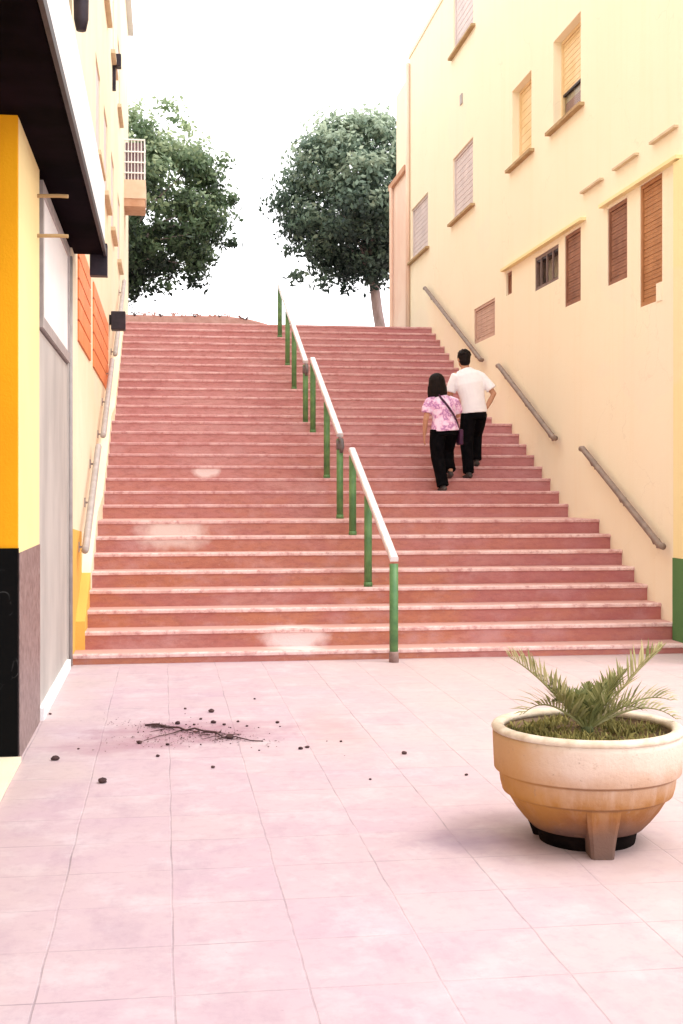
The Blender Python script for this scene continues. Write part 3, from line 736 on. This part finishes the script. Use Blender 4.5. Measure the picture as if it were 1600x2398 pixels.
for v in bm.verts:
    q = v.co*1.0
    v.co.z = .468+.022*noise.noise(q*9)+.014*noise.noise(q*26)+.012*(1-(q.length/.37)**2); v.co.x += PX; v.co.y += PY
rel(obj('soil', bm, M['soil'], pl, True), pl)
# moss and small weeds growing over the soil
rnd = random.Random(5); quads, tones = [], []
for i in range(900):
    a = rnd.uniform(0, 6.283); r = .355*math.sqrt(rnd.random()); x, y = PX+r*math.cos(a), PY+r*math.sin(a)
    if noise.noise(Vector((x*8, y*8, 2))) < .06 and rnd.random() < .82: continue
    for j in range(4):
        p = Vector((x+rnd.gauss(0, .012), y+rnd.gauss(0, .012), .474)); h = rnd.uniform(.015, .060)
        d = Vector((rnd.gauss(0, .6), rnd.gauss(0, .6), 1)).normalized(); s = d.orthogonal().normalized()*rnd.uniform(.004, .010)
        quads.append([tuple(p-s*.6), tuple(p+d*h*.5-s), tuple(p+d*h), tuple(p+d*h*.5+s)]); tones.append(max(0, min(1, .3+.5*rnd.random()+.5*noise.noise(Vector((x*11, y*11, 7))))))
tag(quads_obj('weeds', quads, tones, M['weed']), 'mossy green and brown weeds covering the soil in the bowl planter', 'weeds', kind='stuff')

pm = thing('palm_plant', 'small young date palm with spiky fronds growing in the bowl planter', 'plant', (PX-.005, PY-.02, .46))
bm = bmesh.new(); tube(bm, [(PX-.005, PY-.02, .43), (PX-.005, PY-.02, .50), (PX, PY-.02, .565)], [.026, .032, .014], seg=10)
rel(obj('trunk', bm, M['palmwood'], pm, True), pm)
def frond(az, out, rise, droop, n, ll, seed, tone):
    rnd = random.Random(seed); a = math.radians(az); o = Vector((math.cos(a), math.sin(a), 0)); side = Vector((-o.y, o.x, 0))
    b0 = Vector((PX-.003, PY-.02, .51))+o*.012
    def pt(s): return b0+o*out*s+Vector((0, 0, rise*s-droop*s*s*s))
    bm = bmesh.new(); ps = [pt(i/12) for i in range(13)]
    tube(bm, ps, [.008*(1-.8*i/12) for i in range(13)], seg=6)
    fl = [[tuple(v.co) for v in f.verts] for f in bm.faces]; tn = [tone-.05]*len(fl); bm.free()
    for i in range(n):
        s = .16+.84*i/(n-1); p = pt(s); tg = (pt(min(1, s+.03))-pt(s-.03)).normalized()
        up = side.cross(tg); up = up if up.z > 0 else -up
        for sg in (-1, 1):
            if rnd.random() < .07: continue
            L = ll*(math.sin(PI*min(1, .22+.75*s))**.6)*rnd.uniform(.8, 1.1)
            sw = .95-.5*s
            d = (tg*(1-sw*.45)+side*sg*sw*rnd.uniform(.75, 1.05)+up*(.38+rnd.uniform(-.12, .12))).normalized()
            wv = d.cross(up).normalized()*rnd.uniform(.0055, .0082)
            m_ = p+d*L*.5+Vector((0, 0, .004)); e = p+d*L-Vector((0, 0, L*L*.35))
            tt = max(0, min(1, tone+rnd.gauss(0, .16)))
            fl.append([tuple(p-wv*.6), tuple(m_-wv), tuple(m_+up*.002), tuple(p)]); fl.append([tuple(p), tuple(m_+up*.002), tuple(m_+wv), tuple(p+wv*.6)])
            fl.append([tuple(m_-wv), tuple(e), tuple(m_+up*.002)]); fl.append([tuple(m_+up*.002), tuple(e), tuple(m_+wv)]); tn += [tt]*4
    rel(quads_obj('frond', fl, tn, M['palm'], pm), pm)
for args in ((184, .36, .40, .07, 25, .21, 1, .72), (198, .34, .26, .17, 20, .17, 2, .66), (8, .36, .39, .05, 25, .19, 3, .70), (-12, .36, .26, .13, 19, .16, 4, .66), (0, .41, .20, .17, 18, .13, 14, .72),
             (110, .13, .15, .02, 12, .12, 5, .4), (165, .22, .28, .05, 16, .14, 6, .5), (25, .22, .28, .05, 16, .14, 7, .5),
             (-70, .10, .24, .04, 14, .10, 8, .4), (-150, .22, .24, .10, 16, .12, 9, .5), (-35, .24, .22, .12, 16, .11, 10, .55), (70, .08, .18, .0, 10, .09, 11, .35), (100, .06, .15, .01, 14, .11, 21, .3), (-95, .09, .14, .03, 14, .10, 22, .35), (165, .15, .22, .02, 15, .14, 23, .45), (20, .15, .22, .02, 15, .14, 24, .45), (-130, .10, .18, .03, 12, .10, 25, .4), (-50, .11, .18, .03, 12, .10, 26, .45)):
    frond(*args)

# ------------------------------------------------------------------ debris on the paving
random.seed(21)
tw = thing('twig', 'long dry dark twig lying in spilled soil on the pink paving', 'twig', (.15, 8.3, 0))
bm = bmesh.new()
def zig(pts, r):
    tube(bm, [(x+random.uniform(-.012, .012), y+random.uniform(-.012, .012), z) for x, y, z in pts], [r*(1-.6*i/(len(pts)-1)) for i in range(len(pts))], seg=7)
zig([(-.12, 8.56, .005), (-.05, 8.58, .008), (.02, 8.44, .012), (.09, 8.40, .016), (.14, 8.28, .020), (.21, 8.33, .022), (.27, 8.20, .022), (.33, 8.17, .020), (.38, 8.02, .016), (.44, 8.05, .012), (.53, 7.94, .008), (.63, 7.93, .005)], .0085)
zig([(.12, 8.35, .012), (.05, 8.25, .010), (-.03, 8.15, .008), (-.12, 8.03, .006)], .004)
zig([(.33, 8.16, .014), (.37, 8.26, .010), (.38, 8.34, .007)], .005)
zig([(.05, 8.42, .010), (-.02, 8.40, .007), (-.10, 8.33, .005)], .004)
zig([(.24, 8.27, .016), (.33, 8.24, .012), (.43, 8.15, .007)], .004)
for i in range(16):
    x = random.uniform(-.1, .5); y = 8.47-.85*(x+.05)+random.uniform(-.03, .03); a = random.uniform(-.5, .5)+(0 if i % 2 else PI); L = random.uniform(.05, .13)
    zig([(x, y, .012), (x+L*.5*math.cos(a), y+L*1.2*math.sin(a)+.01, .010), (x+L*math.cos(a), y+L*2*math.sin(a), .005)], .004)
rel(obj('stem', bm, M['twig'], tw, True), tw)
rnd = random.Random(9); fl, tn = [], []
for i in range(900):
    t_ = rnd.gauss(0, .42); x = .2+t_*.62+rnd.gauss(0, .03); y = 8.27-.62*t_*.8+rnd.gauss(0, .10)
    if rnd.random() < .35: x = rnd.gauss(.05, .22); y = rnd.gauss(8.1, .16)
    q = Vector((x, y, .003)); a = rnd.uniform(0, 6.28); r_ = abs(rnd.gauss(.0035, .0025))+.0012
    fl.append([tuple(q+Vector((math.cos(a+k)*r_*rnd.uniform(.6, 1.3), math.sin(a+k)*r_*rnd.uniform(.6, 1.6), rnd.uniform(0, r_)))) for k in (0, 2.1, 4.2)]); tn.append(rnd.random())
tag(quads_obj('spilled_soil', fl, tn, M['stone']), 'fine dark crumbs of soil spilled on the pink paving around the twig', 'soil', kind='stuff')
def stone(x, y, r, label, group, flat=.7, m='stone'):
    bm = bmesh.new(); r *= .82; bmesh.ops.create_icosphere(bm, subdivisions=2, radius=r)
    for v in bm.verts:
        k = 1+.35*noise.noise(v.co*(1.3/r)+Vector((x*9, y*7, 1)))
        v.co = Vector((v.co.x*k*1.15, v.co.y*k, v.co.z*k*flat+r*flat*.85))+Vector((x, y, 0))
    tag(obj('stone', bm, M[m], None, True), label, 'stone', group)
G = 'dark pebbles scattered round the twig'
stone(-.635, 7.556, .026, 'dark stone nearest the black marble plinth on the left', G)
stone(-.333, 6.936, .027, 'dark stone lying closest to the camera of the two big ones at left', G)
stone(1.431, 7.436, .018, 'single dark pebble out on the open paving left of the planter', G)
stone(.333, 9.027, .024, 'dark pebble behind the twig, closest to the steps of the larger ones', G)
stone(.415, 8.053, .028, 'dark clod caught against the thick right end of the twig', G)
LB = 'tiny dark pebble among the crumbs scattered around the twig'
for x, y, r in ((.15, 9.18, .012), (.68, 9.54, .010), (.764, 8.542, .015), (.828, 7.663, .016), (.873, 7.70, .014), (1.105, 7.852, .010), (1.666, 6.833, .011), (-.039, 7.569, .013), (.276, 7.217, .014),
                (-.155, 7.975, .020), (.089, 8.60, .020), (.332, 8.603, .020), (1.12, 6.804, .009), (-.801, 9.099, .012), (-.522, 7.853, .009), (.5, 8.62, .012), (.25, 8.75, .012), (.40, 8.52, .013), (.2, 8.55, .011), (.02, 7.9, .014), (.55, 8.45, .01)):
    stone(x, y, r, LB, G)
for i in range(30):
    x = random.gauss(.2, .32); y = random.gauss(8.3, .28); stone(x, y, random.uniform(.003, .007), LB, G)

# ------------------------------------------------------------------ people
def arc(a, b, c, n=4):
    a, b, c = Vector(a), Vector(b), Vector(c)
    return [a, a.lerp(b, .5), b, b.lerp(c, .5), c]
def hand(bm, wrist, palm_dir, side_dir, curl, s=1.):
    """palm with four curled fingers and a thumb leaving its side"""
    w = Vector(wrist); d = Vector(palm_dir).normalized(); sd = Vector(side_dir); sd = (sd-d*sd.dot(d)).normalized(); nrm = d.cross(sd)
    tube(bm, [w, w+d*.045*s, w+d*.085*s], [(.024*s, .018*s), (.038*s, .016*s), (.036*s, .014*s)], seg=10, ref=tuple(sd))
    for i, L in enumerate((.066, .075, .070, .055)):
        b0 = w+d*.083*s+sd*(.027-.018*i)*s; dd = d; pts = [b0-d*.01]; p = b0
        for j in range(3):
            dd = (dd+nrm*curl*(.5+.2*i*.3)).normalized(); p = p+dd*L*s*(.42, .32, .26)[j]; pts.append(p)
        tube(bm, pts, [.0088*s, .0085*s, .0078*s, .0065*s], seg=8, round_ends=True)
    b0 = w+d*.03*s+sd*.026*s
    tube(bm, [b0, b0+(d*.6+sd*.7).normalized()*.034*s+nrm*.006, b0+(d*.9+sd*.5).normalized()*.062*s+nrm*.016*s], [.012*s, .0105*s, .008*s], seg=8, round_ends=True)
def head(bm, c, r, fwd):
    """skull, jaw, nose and ears; fwd is the looking direction"""
    c = Vector(c); f = Vector(fwd).normalized(); s = f.cross(Vector((0, 0, 1))).normalized(); up = s.cross(f)
    rot = Matrix((s, f, up)).transposed().to_4x4()
    ellipsoid(bm, c+up*.02*r/.11, (.70*r, .86*r, .84*r), rot=rot)
    ellipsoid(bm, c+f*.22*r-up*.42*r, (.52*r, .55*r, .58*r), rot=rot)
    tube(bm, [c+f*.80*r+up*.08*r, c+f*.98*r-up*.16*r, c+f*.82*r-up*.24*r], [.07*r, .12*r, .08*r], seg=8)
    tube(bm, [c+f*.78*r-up*.5*r-s*.2*r, c+f*.80*r-up*.5*r+s*.2*r], [.07*r, .07*r], seg=6)
    for sg in (-1, 1): ellipsoid(bm, c+s*sg*.72*r-f*.02*r-up*.05*r, (.08*r, .17*r, .26*r), rot=rot)
    return s, f, up
def eyes(p, c, r, s, f, up):
    for sg in (-1, 1):
        bm = bmesh.new(); ellipsoid(bm, Vector(c)+s*sg*.28*r+f*.74*r+up*.05*r, (.09*r, .07*r, .06*r)); obj('eye', bm, M['eye'], p, True)
def fused(name, bm, m, p, voxel, it=4):
    o = link(name, remesh(bm, voxel, it), m, p, True); return o
def shoe(p, ank, fwd, L=.27, pitch=0, m='shoe'):
    a = Vector(ank); f = Vector(fwd).normalized(); s = Vector((f.y, -f.x, 0)); 
    fd = (f*math.cos(pitch)+Vector((0, 0, -math.sin(pitch)))); u = s.cross(fd)
    if u.z < 0: u = -u
    bm = bmesh.new()
    tube(bm, [a-fd*.07-u*.045, a-fd*.01-u*.045, a+fd*.09-u*.052, a+fd*(L-.09)-u*.058], [(.036, .032), (.038, .042), (.043, .030), (.036, .022)], seg=12, round_ends=True, ref=tuple(s))
    tube(bm, [a-u*.05, a+u*.03], [(.038, .045), (.036, .042)], seg=12, ref=tuple(s))
    o = fused('shoe', bm, M[m], p, .008, 3)
    return o

def man(loc):
    t = thing('person', 'taller person in white shirt and black trousers climbing on the right, elbow out', 'person', loc)
    hd = (-.125, .075, 1.595); fw = (-.25, 1, -.12)
    bm = bmesh.new()
    s, f, u = head(bm, hd, .112, fw)
    tube(bm, [(-.10, .045, 1.42), (-.11, .055, 1.50), (-.12, .065, 1.56)], [.062, .056, .056], seg=12)
    tube(bm, [(0, 0, .86), (-.02, 0, 1.05), (-.055, .015, 1.27), (-.08, .03, 1.39), (-.095, .04, 1.44)], [(.15, .10), (.14, .095), (.17, .105), (.16, .085), (.08, .06)], seg=18)
    la = arc((-.245, .03, 1.37), (-.315, .05, 1.13), (-.24, .24, 1.03)); tube(bm, la, [.05, .046, .040, .035, .027], seg=12, round_ends=True)
    hand(bm, la[-1], (.4, .9, .1), (0, .1, 1), .35)
    ra = arc((.10, .02, 1.36), (.262, -.03, 1.13), (.17, -.01, .95)); tube(bm, ra, [.05, .046, .040, .036, .028], seg=12, round_ends=True)
    hand(bm, ra[-1], (-.35, .25, -.75), (0, 1, .2), .3)
    ll = [(-.09, 0, .86), (-.10, .02, .66), (-.10, .03, .47), (-.10, -.05, .28), (-.10, -.10, .10)]; tube(bm, ll, [.085, .075, .056, .052, .036], seg=12, round_ends=True)
    rl = [(.09, .01, .86), (.10, .16, .73), (.10, .30, .60), (.095, .27, .43), (.09, .235, .265)]; tube(bm, rl, [.085, .075, .056, .052, .036], seg=12, round_ends=True)
    body = fused('body', bm, M['skin'], t, .0075)
    eyes(t, hd, .112, s, f, u)
    bm = bmesh.new()
    tube(bm, [(.005, 0, .875), (0, 0, .93), (-.02, 0, 1.06), (-.055, .012, 1.26), (-.078, .028, 1.38), (-.092, .038, 1.435), (-.10, .045, 1.47)],
         [(.178, .128), (.172, .125), (.166, .120), (.192, .128), (.178, .105), (.105, .08), (.066, .064)], seg=24)
    tube(bm, [(-.16, .03, 1.39), (-.245, .03, 1.355), (-.29, .04, 1.24), (-.313, .048, 1.15)], [.07, .073, .069, .072], seg=14)
    tube(bm, [(.02, .025, 1.39), (.10, .02, 1.35), (.19, -.005, 1.25), (.235, -.02, 1.19)], [.07, .074, .070, .072], seg=14)
    fused('shirt', bm, M['shirt'], t, .009, 3)
    bm = bmesh.new()
    tube(bm, [(0, 0, .80), (0, 0, .86), (0, 0, .945)], [(.165, .122), (.168, .122), (.158, .112)], seg=20)
    tube(bm, [(-.078, 0, .86), (-.092, .02, .66), (-.098, .03, .47), (-.10, -.045, .28), (-.10, -.10, .07)], [.104, .100, .088, .080, .074], seg=14)
    tube(bm, [(.078, .01, .86), (.092, .16, .73), (.10, .30, .60), (.095, .275, .43), (.09, .24, .25)], [.104, .100, .088, .078, .074], seg=14)
    fused('trousers', bm, M['trousers'], t, .009, 4)
    shoe(t, (-.10, -.115, .082), (-.05, 1, 0)); shoe(t, (.09, .235, .247), (.05, 1, 0))
    bm = bmesh.new(); c = Vector(hd)
    rot = Matrix((s, f, u)).transposed().to_4x4()
    ellipsoid(bm, c+u*.03-f*.012, (.087, .104, .100), rot=rot); ellipsoid(bm, c-f*.035-u*.028, (.074, .075, .078), rot=rot)
    for i in range(60):
        a = random.uniform(0, 6.28); e = random.uniform(.1, 1.4); d = s*math.cos(a)*math.cos(e)+f*math.sin(a)*math.cos(e)*.9-f*.1+u*math.sin(e)
        q = c+u*.03-f*.012+Vector((d.x*.088, d.y*.10, d.z*.098)); ellipsoid(bm, q, (.017, .017, .014), 6, 4)
    fused('hair', bm, M['hair'], t, .006, 2)
def woman(loc):
    t = thing('person', 'shorter person with black bob and pink patterned blouse climbing on the left', 'person', loc)
    hd = (-.09, .05, 1.405); fw = (.05, 1, -.05)
    bm = bmesh.new(); s, f, u = head(bm, hd, .105, fw)
    tube(bm, [(-.045, .03, 1.22), (-.07, .04, 1.29), (-.085, .045, 1.35)], [.05, .047, .048], seg=12)
    tube(bm, [(0, 0, .80), (0, 0, .94), (-.02, .01, 1.10), (-.035, .02, 1.19), (-.045, .025, 1.235)], [(.15, .105), (.125, .092), (.145, .10), (.135, .08), (.07, .05)], seg=18)
    la = arc((-.19, .01, 1.165), (-.245, -.01, .93), (-.252, .05, .735)); tube(bm, la, [.043, .040, .035, .031, .023], seg=12, round_ends=True)
    hand(bm, la[-1], (.02, .12, -1), (0, 1, .1), .18, .92)
    ra = arc((.125, .02, 1.165), (.205, .10, .985), (.20, .30, 1.06)); tube(bm, ra, [.043, .040, .035, .031, .023], seg=12, round_ends=True)
    hand(bm, ra[-1], (-.1, .9, .35), (-1, 0, .2), .35, .92)
    tube(bm, [(-.08, 0, .80), (-.095, .01, .61), (-.085, .02, .43), (-.06, -.03, .26), (-.035, -.08, .09)], [.09, .08, .055, .05, .034], seg=12, round_ends=True)
    tube(bm, [(.08, .01, .80), (.095, .14, .67), (.10, .25, .54), (.105, .20, .39), (.11, .12, .27)], [.09, .08, .055, .05, .034], seg=12, round_ends=True)
    fused('body', bm, M['skin'], t, .0075)
    eyes(t, hd, .105, s, f, u)
    bm = bmesh.new()
    tube(bm, [(.01, 0, .775), (.005, 0, .84), (0, 0, .95), (-.02, .01, 1.09), (-.035, .018, 1.175), (-.045, .024, 1.22), (-.05, .03, 1.25)],
         [(.188, .140), (.178, .132), (.155, .116), (.168, .122), (.160, .10), (.10, .072), (.056, .052)], seg=24)
    tube(bm, [(-.12, .015, 1.185), (-.19, .01, 1.155), (-.228, .004, 1.06), (-.238, 0, 1.01)], [.06, .068, .072, .066], seg=14)
    tube(bm, [(.06, .02, 1.185), (.13, .022, 1.155), (.18, .06, 1.06), (.192, .075, 1.02)], [.062, .074, .08, .070], seg=14)
    fused('blouse', bm, M['blouse'], t, .009, 3)
    bm = bmesh.new()
    tube(bm, [(0, 0, .72), (0, 0, .79), (0, 0, .865)], [(.172, .128), (.172, .125), (.150, .11)], seg=20)
    tube(bm, [(-.082, 0, .79), (-.092, .01, .61), (-.085, .02, .43), (-.06, -.025, .26), (-.035, -.08, .06)], [.108, .102, .088, .080, .080], seg=14)
    tube(bm, [(.082, .01, .79), (.095, .14, .67), (.10, .255, .54), (.105, .21, .39), (.11, .13, .27)], [.108, .102, .088, .076, .078], seg=14)
    fused('trousers', bm, M['trousers'], t, .009, 4)
    shoe(t, (-.035, -.09, .075), (-.08, 1, 0), .24); shoe(t, (.11, .135, .252), (.05, 1, 0), .24, .12)
    bm = bmesh.new(); c = Vector(hd)
    ellipsoid(bm, c+Vector((0, -.008, .025)), (.108, .112, .108))
    tube(bm, [c+Vector((0, -.02, .03)), c+Vector((0, -.035, -.06)), c+Vector((-.002, -.04, -.13)), c+Vector((-.002, -.042, -.178))], [(.108, .10), (.121, .085), (.128, .07), (.122, .055)], seg=20)
    for i in range(26):
        x = -.11+.22*i/25; tube(bm, [c+Vector((x, -.075+abs(x)*.3, -.05)), c+Vector((x*1.08, -.085+abs(x)*.4, -.13)), c+Vector((x*1.06, -.08+abs(x)*.4, -.185-random.uniform(0, .02)))], [.018, .015, .007], seg=6)
    fused('hair', bm, M['hair'], t, .007, 2)
    return t
man((4.09, 16.33, step_z(11)))
woman((3.60, 15.96, step_z(10)))
# bag slung across the back
wx, wy, wz = 3.60, 15.96, step_z(10)
bg = thing('shoulder_bag', 'dark purple bag on a strap slung across the patterned blouse', 'bag', (wx+.2, wy, wz+.75))
def ribbon(pts, w, th):
    bm = bmesh.new(); ps = [Vector((wx+x, wy+y, wz+z)) for x, y, z in pts]; rings = []
    for i, p in enumerate(ps):
        tg = (ps[min(i+1, len(ps)-1)]-ps[max(i-1, 0)]).normalized(); ctr = Vector((wx-.02, wy+.01, p.z)); nr = (p-ctr); nr = (nr-tg*nr.dot(tg)).normalized(); s = tg.cross(nr)
        rings.append([bm.verts.new(p+s*w+nr*0), bm.verts.new(p+s*w+nr*th), bm.verts.new(p-s*w+nr*th), bm.verts.new(p-s*w)])
    for a, b in zip(rings, rings[1:]):
        for i in range(4): bm.faces.new((a[i], a[(i+1) % 4], b[(i+1) % 4], b[i]))
    bm.faces.new(rings[0]); bm.faces.new(rings[-1][::-1]); return bm
rel(obj('strap', ribbon([(-.10, .01, 1.262), (-.08, -.05, 1.24), (-.045, -.088, 1.18), (0, -.112, 1.12), (.045, -.116, 1.06), (.09, -.108, 1.0), (.135, -.085, .93), (.17, -.05, .87), (.195, -.02, .80)], .014, .006), M['strap'], bg), bg)
bm = B(wx+.185, wx+.235, wy-.09, wy+.12, wz+.60, wz+.80); rel(obj('pouch', bm, M['strap'], bg, bevel=.015), bg)

# ------------------------------------------------------------------ light, sky, camera
sc = bpy.context.scene
SUN_EL, SUN_AZ = math.radians(62), math.radians(112)    # azimuth measured from +Y towards +X
W = bpy.data.worlds.new('World'); sc.world = W; W.use_nodes = True
nt = W.node_tree; bgn = nt.nodes['Background']
sky = N(nt, 'ShaderNodeTexSky', sky_type='NISHITA'); sky.sun_disc = False; sky.sun_elevation = SUN_EL; sky.sun_rotation = SUN_AZ
sky.dust_density = 6; sky.air_density = 1.5
s2 = N(nt, 'ShaderNodeMix', data_type='RGBA', blend_type='MULTIPLY'); s2.inputs[0].default_value = 1
nt.links.new(sky.outputs[0], s2.inputs[6]); s2.inputs[7].default_value = (.12, .12, .12, 1)
cl = N(nt, 'ShaderNodeMix', data_type='RGBA'); cl.inputs[0].default_value = .86     # high white overcast over the blue
nt.links.new(s2.outputs[2], cl.inputs[6]); cl.inputs[7].default_value = (2.85, 2.83, 2.87, 1)
nt.links.new(cl.outputs[2], bgn.inputs['Color']); bgn.inputs['Strength'].default_value = 1.0
sd = bpy.data.lights.new('sun', 'SUN'); sd.energy = 1.5; sd.angle = math.radians(18); sd.color = (1, .96, .90)
so = bpy.data.objects.new('sun', sd); C.objects.link(so)
v = Vector((math.sin(SUN_AZ)*math.cos(SUN_EL), math.cos(SUN_AZ)*math.cos(SUN_EL), math.sin(SUN_EL)))
so.rotation_euler = (-v).to_track_quat('-Z', 'Y').to_euler(); so.location = v*60

cd = bpy.data.cameras.new('camera'); cam = bpy.data.objects.new('camera', cd); C.objects.link(cam)
cam.location = (0, 0, 1.5925); cam.rotation_euler = (PI/2, 0, -.1402)
cd.sensor_fit = 'HORIZONTAL'; cd.sensor_width = 36; cd.lens = 36*2882.4/1568; cd.shift_y = -50.9/1568
cd.clip_end = 2000; cd.clip_start = .1
sc.camera = cam
sc.view_settings.view_transform = 'Standard'; sc.view_settings.look = 'None'; sc.view_settings.exposure = 0
sc.render.engine = 'CYCLES'; sc.cycles.max_bounces = 8; sc.cycles.diffuse_bounces = 5
